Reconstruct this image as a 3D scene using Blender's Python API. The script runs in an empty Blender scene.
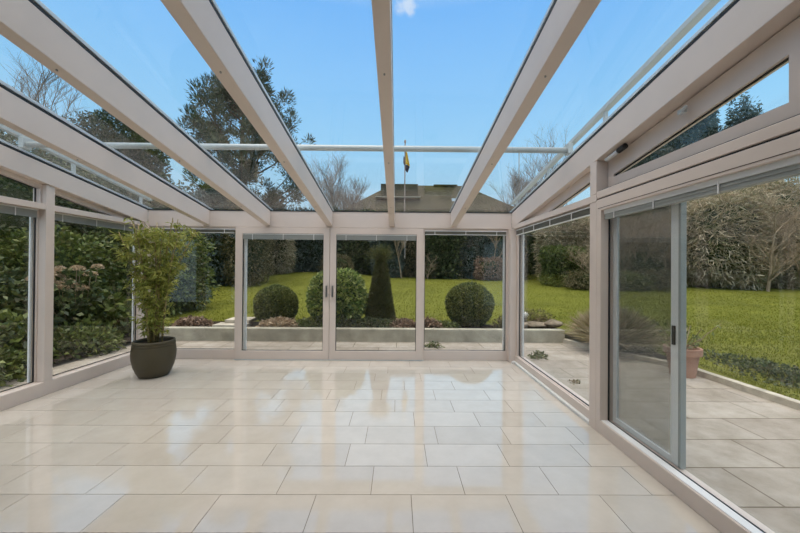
import bpy, math, random
import numpy as np
from mathutils import Matrix, Vector
random.seed(7)
RNG = np.random.default_rng(7)
C = bpy.context.scene.collection
S = bpy.context.scene

# ------------------------------------------------------------------ helpers
def lin(r, g, b):
    f = lambda c: (c / 255 / 12.92) if c / 255 <= .04045 else ((c / 255 + .055) / 1.055) ** 2.4
    return (f(r), f(g), f(b), 1)

class MB:
    """collects shapes, links them as ONE mesh object"""
    def __init__(s): s.v = []; s.f = []; s.n = 0
    def add(s, v, f):
        v = np.asarray(v, float).reshape(-1, 3)
        s.v.append(v); s.f.append([[i + s.n for i in q] for q in f]); s.n += len(v)
    def box(s, x0, x1, y0, y1, z0, z1):
        x0, x1 = min(x0, x1), max(x0, x1); y0, y1 = min(y0, y1), max(y0, y1); z0, z1 = min(z0, z1), max(z0, z1)
        v = [(x, y, z) for x in (x0, x1) for y in (y0, y1) for z in (z0, z1)]
        s.add(v, [(0, 1, 3, 2), (4, 6, 7, 5), (0, 4, 5, 1), (2, 3, 7, 6), (0, 2, 6, 4), (1, 5, 7, 3)])
    def prism(s, poly, fa, fb):
        """poly: 2d points; fa, fb map a 2d point to the two end faces"""
        n = len(poly)
        s.add([fa(p) for p in poly] + [fb(p) for p in poly],
              [tuple(range(n))[::-1], tuple(range(n, 2 * n))] + [(i, (i + 1) % n, n + (i + 1) % n, n + i) for i in range(n)])
    def ring(s, outer, inner, fa, fb):
        n = len(outer)
        v = [fa(p) for p in outer] + [fa(p) for p in inner] + [fb(p) for p in outer] + [fb(p) for p in inner]
        F = []
        for i in range(n):
            j = (i + 1) % n
            F += [(i, n + i, n + j, j), (2 * n + i, 2 * n + j, 3 * n + j, 3 * n + i), (i, j, 2 * n + j, 2 * n + i), (n + i, 3 * n + i, 3 * n + j, n + j)]
        s.add(v, F)
    def tube(s, pts, rad, sides=8, cap=True):
        pts = [np.asarray(p, float) for p in pts]
        if not hasattr(rad, '__len__'): rad = [rad] * len(pts)
        V = []; a = None
        for i, p in enumerate(pts):
            d = pts[min(i + 1, len(pts) - 1)] - pts[max(i - 1, 0)]
            d = d / (np.linalg.norm(d) + 1e-9)
            if a is None: a = np.cross(d, (0, 0, 1) if abs(d[2]) < .9 else (1, 0, 0))
            a = a - d * (a @ d); a = a / (np.linalg.norm(a) + 1e-9); b = np.cross(d, a)
            for k in range(sides):
                t = 2 * math.pi * k / sides
                V.append(p + rad[i] * (a * math.cos(t) + b * math.sin(t)))
        F = []
        for i in range(len(pts) - 1):
            for k in range(sides):
                F.append((i * sides + k, i * sides + (k + 1) % sides, (i + 1) * sides + (k + 1) % sides, (i + 1) * sides + k))
        if cap:
            F.append(tuple(range(sides))[::-1]); F.append(tuple(range((len(pts) - 1) * sides, len(pts) * sides)))
        s.add(V, F)
    def lathe(s, prof, seg=48, c=(0, 0, 0), sx=1, sy=1):
        V = []; F = []
        for r, z in prof:
            for k in range(seg):
                t = 2 * math.pi * k / seg
                V.append((c[0] + sx * r * math.cos(t), c[1] + sy * r * math.sin(t), c[2] + z))
        for i in range(len(prof) - 1):
            for k in range(seg):
                F.append((i * seg + k, i * seg + (k + 1) % seg, (i + 1) * seg + (k + 1) % seg, (i + 1) * seg + k))
        F.append(tuple(range(seg))[::-1]); F.append(tuple(range((len(prof) - 1) * seg, len(prof) * seg)))
        s.add(V, F)
    def mesh(s, name):
        me = bpy.data.meshes.new(name)
        V = np.concatenate(s.v); F = [q for l in s.f for q in l]
        me.from_pydata(V.tolist(), [], F); me.update()
        return me
    def build(s, name, mat, parent=None, bevel=0, smooth=False):
        return link(name, s.mesh(name), mat, parent, bevel, smooth)

def link(name, me, mat, parent=None, bevel=0, smooth=False):
    o = bpy.data.objects.new(name, me); C.objects.link(o)
    if mat and not me.materials: me.materials.append(mat)
    if parent: o.parent = parent
    if bevel:
        m = o.modifiers.new('bevel', 'BEVEL'); m.width = bevel; m.segments = 2; m.limit_method = 'ANGLE'
    if smooth:
        me.polygons.foreach_set('use_smooth', [True] * len(me.polygons))
    return o

def tag(o, label=None, cat=None, group=None, kind=None):
    if label: o['label'] = label
    if cat: o['category'] = cat
    if group: o['group'] = group
    if kind: o['kind'] = kind
    return o

def empty(name, label=None, cat=None, loc=(0, 0, 0), group=None, kind=None):
    o = bpy.data.objects.new(name, None); C.objects.link(o); o.location = loc; o.empty_display_size = .1
    return tag(o, label, cat, group, kind)

def quads(name, V, mat, parent=None):
    """V: (n,4,3) free quads as one mesh"""
    n = len(V); me = bpy.data.meshes.new(name)
    me.vertices.add(n * 4); me.vertices.foreach_set('co', V.astype(np.float32).ravel())
    me.loops.add(n * 4); me.loops.foreach_set('vertex_index', np.arange(n * 4, dtype=np.int32))
    me.polygons.add(n); me.polygons.foreach_set('loop_start', np.arange(0, n * 4, 4, dtype=np.int32))
    me.update(calc_edges=True); me.validate()
    return link(name, me, mat, parent)

def unit(v): return v / (np.linalg.norm(v, axis=-1, keepdims=True) + 1e-9)
def rdir(n): return unit(RNG.normal(size=(n, 3)))

def leaf_quads(P, D, L, W, droop=0.0, flat=0.6):
    """rhombic leaves at P pointing along D, length L, width W"""
    n = len(P); L = L * RNG.uniform(.7, 1.3, (n, 1)); W = W * RNG.uniform(.7, 1.3, (n, 1))
    D = D.copy(); D[:, 2] -= droop; D = unit(D)
    s = unit(np.cross(D, unit(RNG.normal(size=(n, 3)) * (1 - flat) + np.array([0, 0, 1.]) * flat + 1e-3)))
    nrm = np.cross(s, D)
    mid = P + D * L * .45
    return np.stack([P, mid + s * W * .5 + nrm * W * .12, P + D * L - nrm * L * .06, mid - s * W * .5 + nrm * W * .12], 1)

# ------------------------------------------------------------------ materials
def mat(name, color, rough=.5, spec=.5, metal=0, var=0, vscale=8, bump=0, bscale=60, trans=0):
    m = bpy.data.materials.new(name); m.use_nodes = True
    nt = m.node_tree; b = nt.nodes['Principled BSDF']
    b.inputs['Base Color'].default_value = color; b.inputs['Roughness'].default_value = rough
    b.inputs['Metallic'].default_value = metal; b.inputs['Specular IOR Level'].default_value = spec
    tc = nt.nodes.new('ShaderNodeTexCoord')
    if var:
        n = nt.nodes.new('ShaderNodeTexNoise'); n.inputs['Scale'].default_value = vscale; n.inputs['Detail'].default_value = 6
        nt.links.new(tc.outputs['Object'], n.inputs['Vector'])
        r = nt.nodes.new('ShaderNodeValToRGB')
        r.color_ramp.elements[0].position = .3; r.color_ramp.elements[1].position = .7
        r.color_ramp.elements[0].color = tuple(c * (1 - var) for c in color[:3]) + (1,)
        r.color_ramp.elements[1].color = tuple(min(1, c * (1 + var)) for c in color[:3]) + (1,)
        nt.links.new(n.outputs['Fac'], r.inputs['Fac']); nt.links.new(r.outputs['Color'], b.inputs['Base Color'])
    if bump:
        n2 = nt.nodes.new('ShaderNodeTexNoise'); n2.inputs['Scale'].default_value = bscale; n2.inputs['Detail'].default_value = 4
        nt.links.new(tc.outputs['Object'], n2.inputs['Vector'])
        bp = nt.nodes.new('ShaderNodeBump'); bp.inputs['Strength'].default_value = bump; bp.inputs['Distance'].default_value = .01
        nt.links.new(n2.outputs['Fac'], bp.inputs['Height']); nt.links.new(bp.outputs['Normal'], b.inputs['Normal'])
    return m

def leafmat(name, cols, rough=.45, trans=.25, spec=.35):
    """colour picked per leaf"""
    m = bpy.data.materials.new(name); m.use_nodes = True
    nt = m.node_tree; b = nt.nodes['Principled BSDF']; b.inputs['Roughness'].default_value = rough
    b.inputs['Specular IOR Level'].default_value = spec
    g = nt.nodes.new('ShaderNodeNewGeometry'); r = nt.nodes.new('ShaderNodeValToRGB')
    e = r.color_ramp.elements
    while len(e) < len(cols): e.new(.5)
    for i, c in enumerate(cols): e[i].position = i / (len(cols) - 1); e[i].color = tuple(c) + (1,)
    nt.links.new(g.outputs['Random Per Island'], r.inputs['Fac'])
    nt.links.new(r.outputs['Color'], b.inputs['Base Color'])
    t = nt.nodes.new('ShaderNodeBsdfTranslucent'); nt.links.new(r.outputs['Color'], t.inputs['Color'])
    mx = nt.nodes.new('ShaderNodeMixShader'); mx.inputs['Fac'].default_value = trans
    nt.links.new(b.outputs[0], mx.inputs[1]); nt.links.new(t.outputs[0], mx.inputs[2])
    nt.links.new(mx.outputs[0], nt.nodes['Material Output'].inputs['Surface'])
    return m

def glassmat(name, tint=(.975, .985, .98), f0=.035, haze=0.0, gain=.96):
    m = bpy.data.materials.new(name); m.use_nodes = True
    nt = m.node_tree; nt.nodes.remove(nt.nodes['Principled BSDF'])
    lw = nt.nodes.new('ShaderNodeLayerWeight'); lw.inputs['Blend'].default_value = .5
    p = nt.nodes.new('ShaderNodeMath'); p.operation = 'POWER'; p.inputs[1].default_value = 5
    a = nt.nodes.new('ShaderNodeMath'); a.operation = 'MULTIPLY_ADD'; a.inputs[1].default_value = gain; a.inputs[2].default_value = f0
    nt.links.new(lw.outputs['Facing'], p.inputs[0]); nt.links.new(p.outputs[0], a.inputs[0])
    t = nt.nodes.new('ShaderNodeBsdfTransparent'); t.inputs['Color'].default_value = tuple(tint) + (1,)
    g = nt.nodes.new('ShaderNodeBsdfGlossy'); g.inputs['Roughness'].default_value = 0
    mx = nt.nodes.new('ShaderNodeMixShader')
    nt.links.new(a.outputs[0], mx.inputs['Fac']); nt.links.new(t.outputs[0], mx.inputs[1]); nt.links.new(g.outputs[0], mx.inputs[2])
    out = mx
    if haze:
        d = nt.nodes.new('ShaderNodeBsdfDiffuse'); d.inputs['Color'].default_value = (.5, .5, .49, 1)
        m2 = nt.nodes.new('ShaderNodeMixShader'); m2.inputs['Fac'].default_value = haze
        nt.links.new(mx.outputs[0], m2.inputs[1]); nt.links.new(d.outputs[0], m2.inputs[2]); out = m2
    nt.links.new(out.outputs[0], nt.nodes['Material Output'].inputs['Surface'])
    return m

M = {}
M['paint'] = mat('painted_wood', lin(217, 202, 191), .42, .4, var=.03, vscale=3, bump=.05, bscale=25)
M['white'] = mat('white_profile', lin(232, 230, 228), .4)
M['white_plaster'] = mat('plaster', lin(225, 222, 216), .8, .2, var=.02, bump=.05, bscale=80)
M['gasket'] = mat('black_gasket', lin(30, 30, 31), .55)
M['alu'] = mat('aluminium', lin(196, 200, 200), .35, .5, .2)
M['awning'] = mat('awning_tube', lin(186, 190, 186), .4, .5, .1)
M['steel'] = mat('steel', lin(150, 150, 150), .3, .5, .9)
M['black'] = mat('black_plastic', lin(22, 22, 24), .5)
M['glass'] = glassmat('window_glass')
M['roof_glass'] = glassmat('roof_glass', (.985, .99, .99), .02)
M['slide_glass'] = glassmat('sliding_glass', (.96, .97, .965), .045)
M['screen'] = glassmat('grey_reflection_pane', (.70, .71, .70), .05, haze=.09)  # grey tint and haze paint in the reflection on a second glass leaf
M['blind'] = mat('blind_fabric', lin(160, 162, 157), .8, .2)
M['blind_dark'] = mat('sheer_blind_fabric', lin(112, 110, 100), .8, .2)
M['blind_rail'] = mat('blind_rail', lin(224, 224, 222), .4)
M['grout'] = mat('grout', lin(120, 110, 98), .8, .2)
M['soil'] = mat('soil', (.035, .025, .017, 1), .95, .1, var=.5, vscale=30, bump=.6, bscale=60)
M['concrete'] = mat('garden_wall_concrete', lin(164, 158, 142), .85, .2, var=.25, vscale=4, bump=.3, bscale=30)
M['stone'] = mat('pale_stone', lin(184, 174, 158), .85, .2, var=.25, vscale=7, bump=.4, bscale=20)
M['rock'] = mat('rockery_rock', lin(140, 126, 108), .9, .2, var=.3, vscale=9, bump=.5, bscale=25)
M['terracotta'] = mat('terracotta', lin(168, 128, 108), .8, .2, var=.15, vscale=6)
M['bark'] = mat('bark', (.09, .065, .045, 1), .9, .1, var=.4, vscale=14, bump=.5)
M['twig'] = mat('pale_twigs', (.24, .19, .15, 1), .9, .1, var=.25, vscale=3)
M['brown_twig'] = mat('brown_twigs', (.34, .25, .165, 1), .9, .1, var=.35, vscale=2)
M['cane'] = mat('cane', (.30, .23, .10, 1), .6, .3, var=.3, vscale=12)
M['rooftile'] = mat('mossy_roof', lin(72, 68, 52), .9, .1, var=.35, vscale=.8, bump=.6, bscale=3)
M['housewall'] = mat('house_brick', lin(140, 110, 90), .9, .1, var=.2, vscale=3)
M['skylight'] = mat('skylight', lin(215, 228, 238), .25, .6)
M['flag_yellow'] = mat('flag_yellow', lin(222, 180, 50), .8, .2)
M['flag_dark'] = mat('flag_dark', lin(70, 66, 78), .8, .2)
M['pole'] = mat('flag_pole', lin(160, 140, 128), .5)
M['box'] = leafmat('boxwood_leaves', [(0.068, 0.083, 0.024), (0.150, 0.173, 0.045), (0.315, 0.307, 0.090), (0.105, 0.128, 0.033), (0.030, 0.045, 0.015)])
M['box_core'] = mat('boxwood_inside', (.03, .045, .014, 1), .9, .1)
M['laurel'] = leafmat('laurel_leaves', [(0.052, 0.098, 0.033), (0.169, 0.247, 0.052), (0.442, 0.481, 0.130), (0.078, 0.143, 0.039), (0.546, 0.559, 0.195), (0.039, 0.078, 0.033)], .3)
M['conifer'] = leafmat('conifer_needles', [(.045, .058, .018), (.11, .12, .03), (.20, .19, .06), (.075, .085, .024), (.12, .09, .035)], .6)
M['pine'] = leafmat('pine_needles', [(0.018, 0.033, 0.018), (0.042, 0.063, 0.030), (0.083, 0.105, 0.045), (0.030, 0.048, 0.021)], .6, .15)
M['dark'] = leafmat('dark_evergreen_leaves', [(0.020, 0.037, 0.016), (0.056, 0.081, 0.030), (0.163, 0.181, 0.062), (0.037, 0.060, 0.022), (0.112, 0.100, 0.050)], .45)
M['reflect_green'] = leafmat('reflection_tinted_needles', [(0.026, 0.043, 0.036), (0.060, 0.090, 0.072), (0.132, 0.168, 0.132), (0.042, 0.062, 0.050)], .5)  # bluish reflection on the door glass mixed into the needle colour
M['mid'] = leafmat('mid_green_leaves', [(0.042, 0.060, 0.017), (0.102, 0.138, 0.030), (0.228, 0.252, 0.066), (0.066, 0.096, 0.024), (0.144, 0.132, 0.048)], .4)
M['olive'] = leafmat('olive_brown_leaves', [(.09, .075, .032), (.20, .16, .075), (.32, .25, .13), (.10, .095, .035), (.05, .05, .02)], .7)
M['brownleaf'] = leafmat('dead_brown_leaves', [(0.184, 0.115, 0.075), (0.310, 0.207, 0.138), (0.414, 0.287, 0.207), (0.115, 0.075, 0.046)], .8)
M['pinkhead'] = leafmat('dried_flower_heads', [(.40, .29, .18), (.56, .43, .29), (.66, .53, .38), (.34, .22, .13)], .8)
M['twiggy'] = leafmat('brown_twig_thicket', [(0.270, 0.203, 0.119), (0.574, 0.456, 0.304), (0.810, 0.675, 0.490), (0.203, 0.186, 0.085), (0.405, 0.321, 0.203), (0.169, 0.203, 0.068)], .8)
M['straw'] = leafmat('straw_grass', [(.42, .31, .20), (.55, .44, .30), (.32, .26, .13), (.20, .20, .07)], .7)
M['plant'] = leafmat('potted_plant_leaves', [(0.161, 0.196, 0.034), (0.310, 0.345, 0.069), (0.460, 0.471, 0.115), (0.218, 0.241, 0.046), (0.391, 0.356, 0.103)], .4, .3)
M['grass'] = leafmat('grass_blades', [(.12, .135, .014), (.18, .19, .022), (.25, .24, .035), (.15, .16, .018)], .6, .3, .1)

def lawnmat():
    m = mat('lawn_ground', (.13, .17, .018, 1), .9, .1)
    nt = m.node_tree; b = nt.nodes['Principled BSDF']; tc = nt.nodes.new('ShaderNodeTexCoord')
    n = nt.nodes.new('ShaderNodeTexNoise'); n.inputs['Scale'].default_value = 1.1; n.inputs['Detail'].default_value = 8; n.inputs['Roughness'].default_value = .7
    nt.links.new(tc.outputs['Object'], n.inputs['Vector'])
    r = nt.nodes.new('ShaderNodeValToRGB'); r.color_ramp.elements[0].position = .32; r.color_ramp.elements[1].position = .7
    r.color_ramp.elements[0].color = (.098, .102, .014, 1); r.color_ramp.elements[1].color = (.19, .19, .028, 1)
    nt.links.new(n.outputs['Fac'], r.inputs['Fac']); nt.links.new(r.outputs['Color'], b.inputs['Base Color'])
    return m
M['lawn'] = lawnmat()

def tilemat():
    m = mat('polished_tile', lin(214, 204, 190), .07, .5)
    nt = m.node_tree; b = nt.nodes['Principled BSDF']; tc = nt.nodes.new('ShaderNodeTexCoord')
    g = nt.nodes.new('ShaderNodeNewGeometry')
    n = nt.nodes.new('ShaderNodeTexNoise'); n.inputs['Scale'].default_value = 5; n.inputs['Detail'].default_value = 8; n.inputs['Roughness'].default_value = .65
    nt.links.new(tc.outputs['Object'], n.inputs['Vector'])
    ad = nt.nodes.new('ShaderNodeMath'); ad.operation = 'MULTIPLY_ADD'; ad.inputs[1].default_value = .35
    nt.links.new(g.outputs['Random Per Island'], ad.inputs[0]); nt.links.new(n.outputs['Fac'], ad.inputs[2])
    r = nt.nodes.new('ShaderNodeValToRGB'); r.color_ramp.elements[0].position = .3; r.color_ramp.elements[1].position = 1.1
    r.color_ramp.elements[0].color = lin(190, 180, 167); r.color_ramp.elements[1].color = lin(207, 198, 186)
    nt.links.new(ad.outputs[0], r.inputs['Fac']); nt.links.new(r.outputs['Color'], b.inputs['Base Color'])
    b.inputs['Coat Weight'].default_value = .7; b.inputs['Coat Roughness'].default_value = .015; b.inputs['Coat IOR'].default_value = 1.5
    return m
M['tile'] = tilemat()

def pavemat():
    m = mat('patio_slabs', lin(190, 176, 158), .85, .25)
    nt = m.node_tree; b = nt.nodes['Principled BSDF']; tc = nt.nodes.new('ShaderNodeTexCoord')
    mp = nt.nodes.new('ShaderNodeMapping'); nt.links.new(tc.outputs['Object'], mp.inputs['Vector'])
    n = nt.nodes.new('ShaderNodeTexNoise'); n.inputs['Scale'].default_value = 3.5; n.inputs['Detail'].default_value = 9; n.inputs['Roughness'].default_value = .7
    nt.links.new(tc.outputs['Object'], n.inputs['Vector'])
    br = nt.nodes.new('ShaderNodeTexBrick'); br.inputs['Scale'].default_value = 1; br.inputs['Brick Width'].default_value = .82
    br.inputs['Row Height'].default_value = .41; br.inputs['Mortar Size'].default_value = .006; br.offset = .4
    br.inputs['Color1'].default_value = lin(180, 170, 158); br.inputs['Color2'].default_value = lin(164, 153, 141); br.inputs['Mortar'].default_value = lin(112, 100, 84)
    nt.links.new(mp.outputs[0], br.inputs['Vector'])
    mx = nt.nodes.new('ShaderNodeMix'); mx.data_type = 'RGBA'; mx.blend_type = 'MULTIPLY'; mx.inputs['Factor'].default_value = 1
    r = nt.nodes.new('ShaderNodeValToRGB'); r.color_ramp.elements[0].position = .3; r.color_ramp.elements[1].position = .65
    r.color_ramp.elements[0].color = (.62, .6, .55, 1); r.color_ramp.elements[1].color = (1, 1, 1, 1)
    nt.links.new(n.outputs['Fac'], r.inputs['Fac'])
    nt.links.new(br.outputs['Color'], mx.inputs['A']); nt.links.new(r.outputs['Color'], mx.inputs['B'])
    nt.links.new(mx.outputs['Result'], b.inputs['Base Color'])
    bp = nt.nodes.new('ShaderNodeBump'); bp.inputs['Strength'].default_value = .4; bp.inputs['Distance'].default_value = .02
    nt.links.new(n.outputs['Fac'], bp.inputs['Height']); nt.links.new(bp.outputs['Normal'], b.inputs['Normal'])
    return m
M['pave'] = pavemat()

def potmat():
    m = mat('dark_olive_glaze', lin(66, 60, 44), .5, .4)
    nt = m.node_tree; b = nt.nodes['Principled BSDF']; tc = nt.nodes.new('ShaderNodeTexCoord')
    w = nt.nodes.new('ShaderNodeTexWave'); w.wave_type = 'BANDS'; w.bands_direction = 'Z'; w.inputs['Scale'].default_value = 28; w.inputs['Distortion'].default_value = 2
    nt.links.new(tc.outputs['Object'], w.inputs['Vector'])
    r = nt.nodes.new('ShaderNodeValToRGB'); r.color_ramp.elements[0].color = lin(56, 50, 33); r.color_ramp.elements[1].color = lin(84, 75, 52)
    nt.links.new(w.outputs['Fac'], r.inputs['Fac']); nt.links.new(r.outputs['Color'], b.inputs['Base Color'])
    bp = nt.nodes.new('ShaderNodeBump'); bp.inputs['Strength'].default_value = .35; bp.inputs['Distance'].default_value = .006
    nt.links.new(w.outputs['Fac'], bp.inputs['Height']); nt.links.new(bp.outputs['Normal'], b.inputs['Normal'])
    return m
M['pot'] = potmat()

# ------------------------------------------------------------------ dimensions
XL, XR, YB, YR = -3.889, 1.79, 5.112, 1.10
ZG, SL = 2.3127, .1606                       # glass line at the eave, roof slope
ztop = lambda y: ZG + SL * (YB - y)
lbot = lambda y: 2.20 + SL * (4.527 - y)     # underside of the left wall beam
rbot = lambda y: 2.077 + SL * (YB - y)
ST = 'structure'

# ------------------------------------------------------------------ floor
def make_floor():
    x0, x1, y0, y1 = XL - .1, XR + .1, -2.6, 5.2
    b = MB(); b.box(x0, x1, y0, y1, -.12, -.003)
    t = MB(); ry = 1.786; g = .002
    offs = {0: -1.70, 1: -.756, 2: -.968, 3: -.852, 4: -1.027, 5: -1.212, 6: -1.365, 7: -1.1, 8: -.88, 9: -1.32, 10: -1.0, 11: -.7}
    for k in range(-15, 12):
        ya, yb = max(y0, ry + .3 * k), min(y1, ry + .3 * k + .3)
        if yb - ya < .02: continue
        o = offs.get(k, random.uniform(-1, 0))
        i0 = math.floor((x0 - o) / .6)
        for i in range(i0, i0 + 14):
            xa, xb = max(x0, o + .6 * i), min(x1, o + .6 * i + .6)
            if xb - xa < .02: continue
            t.box(xa + g, xb - g, ya + g, yb - g, -.01, random.uniform(-.0002, .0002))
    o = b.build('floor', M['grout']); tag(o, 'polished beige stone tile floor laid in staggered rows', 'floor', kind=ST)
    tiles = t.build('tiles', M['tile'], o)
make_floor()

# ------------------------------------------------------------------ wall planes: (u, depth outward, z) to world
FB = lambda u, d, z: (u, 5.10 + d, z)
FL = lambda u, d, z: (XL - d, u, z)
FR = lambda u, d, z: (XR + d, u, z)
def ubox(mb, F, u0, u1, d0, d1, z0, z1):
    a, b = F(u0, d0, z0), F(u1, d1, z1); mb.box(a[0], b[0], a[1], b[1], a[2], b[2])

def pane_set(F, root, poly, d, material, gask=.008, thick=.012, white=None):
    """glass pane with its black gasket, poly = (u, z) corners"""
    c = np.mean(np.array(poly), 0)
    p = MB(); p.prism(poly, lambda q: F(q[0], d, q[1]), lambda q: F(q[0], d + thick, q[1])); pane = p.build('pane', material, root)
    inner = []
    n = len(poly)
    for i in range(n):                                        # inset polygon
        a, b_, e = np.array(poly[i - 1]), np.array(poly[i]), np.array(poly[(i + 1) % n])
        d1 = (b_ - a) / np.linalg.norm(b_ - a); d2 = (e - b_) / np.linalg.norm(e - b_)
        bis = d2 - d1; L = np.linalg.norm(bis)
        s = gask / max(.2, abs(d1[0] * d2[1] - d1[1] * d2[0]) / max(L, 1e-6))
        inner.append(tuple(b_ + bis / L * s * 1.0))
    g = MB(); g.ring(poly, inner, lambda q: F(q[0], d - .012, q[1]), lambda q: F(q[0], d - .001, q[1])); g.build('gasket', M['gasket'], root)
    return pane

def frame_rect(F, name, label, cat, u0, u1, z0, z1, l, r, b, t, d0, d1, gd, material=None, glass='glass', extra_white=None):
    """rectangular frame (member widths l r b t), glass at depth gd"""
    root = empty(name, label, cat, F((u0 + u1) / 2, (d0 + d1) / 2, z0), kind=ST)
    L = root.location.copy()
    F2 = lambda u, d, z: tuple(np.array(F(u, d, z)) - np.array(L))
    fr = MB()
    O = [(u0, z0), (u1, z0), (u1, z1), (u0, z1)]; I = [(u0 + l, z0 + b), (u1 - r, z0 + b), (u1 - r, z1 - t), (u0 + l, z1 - t)]
    fr.ring(O, I, lambda q: F2(q[0], d0, q[1]), lambda q: F2(q[0], d1, q[1]))
    fr.build('window_frame', material or M['paint'], root, .004)
    pane_set(F2, root, I, gd, M[glass])
    if extra_white:                                           # white outer profile seen through the glass on one side
        w = MB(); ubox(w, F2, *extra_white); w.build('outer_profile', M['white'], root, .002)
    return root, F2

def light_poly(F, name, label, outer, inner, d0, d1, gd):
    root = empty(name, label, 'window', F(outer[0][0], d0, outer[0][1]), kind=ST)
    L = np.array(root.location)
    F2 = lambda u, d, z: tuple(np.array(F(u, d, z)) - L)
    fr = MB(); fr.ring(outer, inner, lambda q: F2(q[0], d0, q[1]), lambda q: F2(q[0], d1, q[1])); fr.build('window_frame', M['paint'], root, .003)
    pane_set(F2, root, inner, gd, M['glass'])
    return root, F2

def blind(F, u0, u1, d0, d1, z0, z1, label, clips=(.12, .5, .88), head=.010, cord=None, rail=False):
    root = empty('pleated_blind', label, 'blind', F((u0 + u1) / 2, (d0 + d1) / 2, z1), group='raised blinds at the tops of the panes')
    L = np.array(root.location); F2 = lambda u, d, z: tuple(np.array(F(u, d, z)) - L)
    h = MB(); ubox(h, F2, u0, u1, d0, d1, z1 - head, z1); h.build('head_rail', M['blind_rail'], root, .002)
    n = max(4, int((z1 - head - z0) / .011)); p = MB(); zz = np.linspace(z0 + .008, z1 - head, n + 1)
    for i in range(n):
        q = .004 if i % 2 else .0
        ubox(p, F2, u0 + .004, u1 - .004, d0 + .004 + q, d1 - .004 - q, zz[i], zz[i + 1] - .0012)
    p.build('folded_fabric', M['blind_dark' if rail else 'blind'], root)
    if rail:
        b = MB(); ubox(b, F2, u0 + .002, u1 - .002, d0 + .002, d1 - .002, z0, z0 + .008); b.build('bottom_rail', M['blind_rail'], root, .001)
    for c in clips:
        k = MB(); u = u0 + (u1 - u0) * c
        ubox(k, F2, u - .004, u + .004, d0 - .003, d0 + .003, z0, z1 - head * .5); k.build('clip', M['white'], root, .001)
    if cord:
        k = MB(); k.tube([F2(cord, d0 + .005, z0), F2(cord, d0 + .005, z0 - .28)], .002, 5); k.build('pull_cord', M['white'], root)
    return root

# ------------------------------------------------------------------ back wall
wb = empty('wall_back', 'painted timber eave beam and corner posts of the garden end', 'wall', (0, 5.1, 0), kind=ST)
def wpart(root, name, boxes, material=None, bevel=.004):
    L = root.location; b = MB()
    for (x0, x1, y0, y1, z0, z1) in boxes: b.box(x0 - L.x, x1 - L.x, y0 - L.y, y1 - L.y, z0 - L.z, z1 - L.z)
    return b.build(name, material or M['paint'], root, bevel)
wpart(wb, 'eave_beam', [(-3.871, 1.79, 5.112, 5.24, 2.062, 2.311)])
wpart(wb, 'corner_post', [(1.745, 1.90, 5.02, 5.24, 0, 2.062)])
wpart(wb, 'corner_post', [(-4.03, -3.86, 5.06, 5.24, 0, 2.11)])
wpart(wb, 'head_strip', [(-3.86, 1.745, 5.135, 5.2, 2.03, 2.062)])
wpart(wb, 'gutter', [(-4.1, 1.98, 5.26, 5.36, 2.20, 2.30)], M['alu'])
wpart(wb, 'door_track', [(-2.52, .42, 5.095, 5.16, .0, .012)], M['alu'], .001)

frame_rect(FB, 'window_1', 'fixed garden pane at the left end behind the potted plant', 'window', -3.86, -2.512, 0, 2.03, .03, .02, .148, .015, .04, .11, .07)
frame_rect(FB, 'window_2', 'fixed garden pane at the right end of the back wall before the corner post', 'window', .412, 1.745, 0, 2.03, .02, .03, .148, .015, .04, .11, .07,
           extra_white=(1.685, 1.712, .085, .11, .148, 1.97))
def sliding(name, label, u0, u1, l, r, hu, white=None):
    root, F2 = frame_rect(FB, name, label, 'door', u0, u1, .012, 2.058, l, r, .130, .095, 0, .055, .032, glass='slide_glass', extra_white=white)
    p = MB(); ubox(p, F2, hu - .016, hu + .016, -.006, .0, .93, 1.20); hp = p.build('handle', M['paint'], root, .003)
    h = MB(); ubox(h, F2, hu - .012, hu + .012, -.03, -.0065, .98, 1.16); h.build('grip', M['steel'], hp, .004)
    return root
sliding('door_1', 'left leaf of the sliding garden doors, grip on its right stile', -2.512, -1.052, .108, .095, -1.092, (-2.40, -2.355, .05, .075, .142, 1.96))
sliding('door_2', 'right leaf of the sliding garden doors, grip on its left stile', -1.046, .410, .095, .108, -.998)
blind(FB, -2.40, -1.15, .002, .028, 1.865, 1.958, 'raised blind at the top of the left sliding garden door')
blind(FB, -.948, .30, .002, .028, 1.865, 1.958, 'raised blind with a hanging cord at the top of the right sliding garden door', cord=.12)
blind(FB, -3.82, -2.535, .012, .036, 1.965, 2.03, 'thin raised blind above the garden pane behind the potted plant', rail=True)
blind(FB, .435, 1.71, .012, .036, 1.965, 2.03, 'thin raised blind above the fixed garden pane right of the doors', rail=True)

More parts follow.
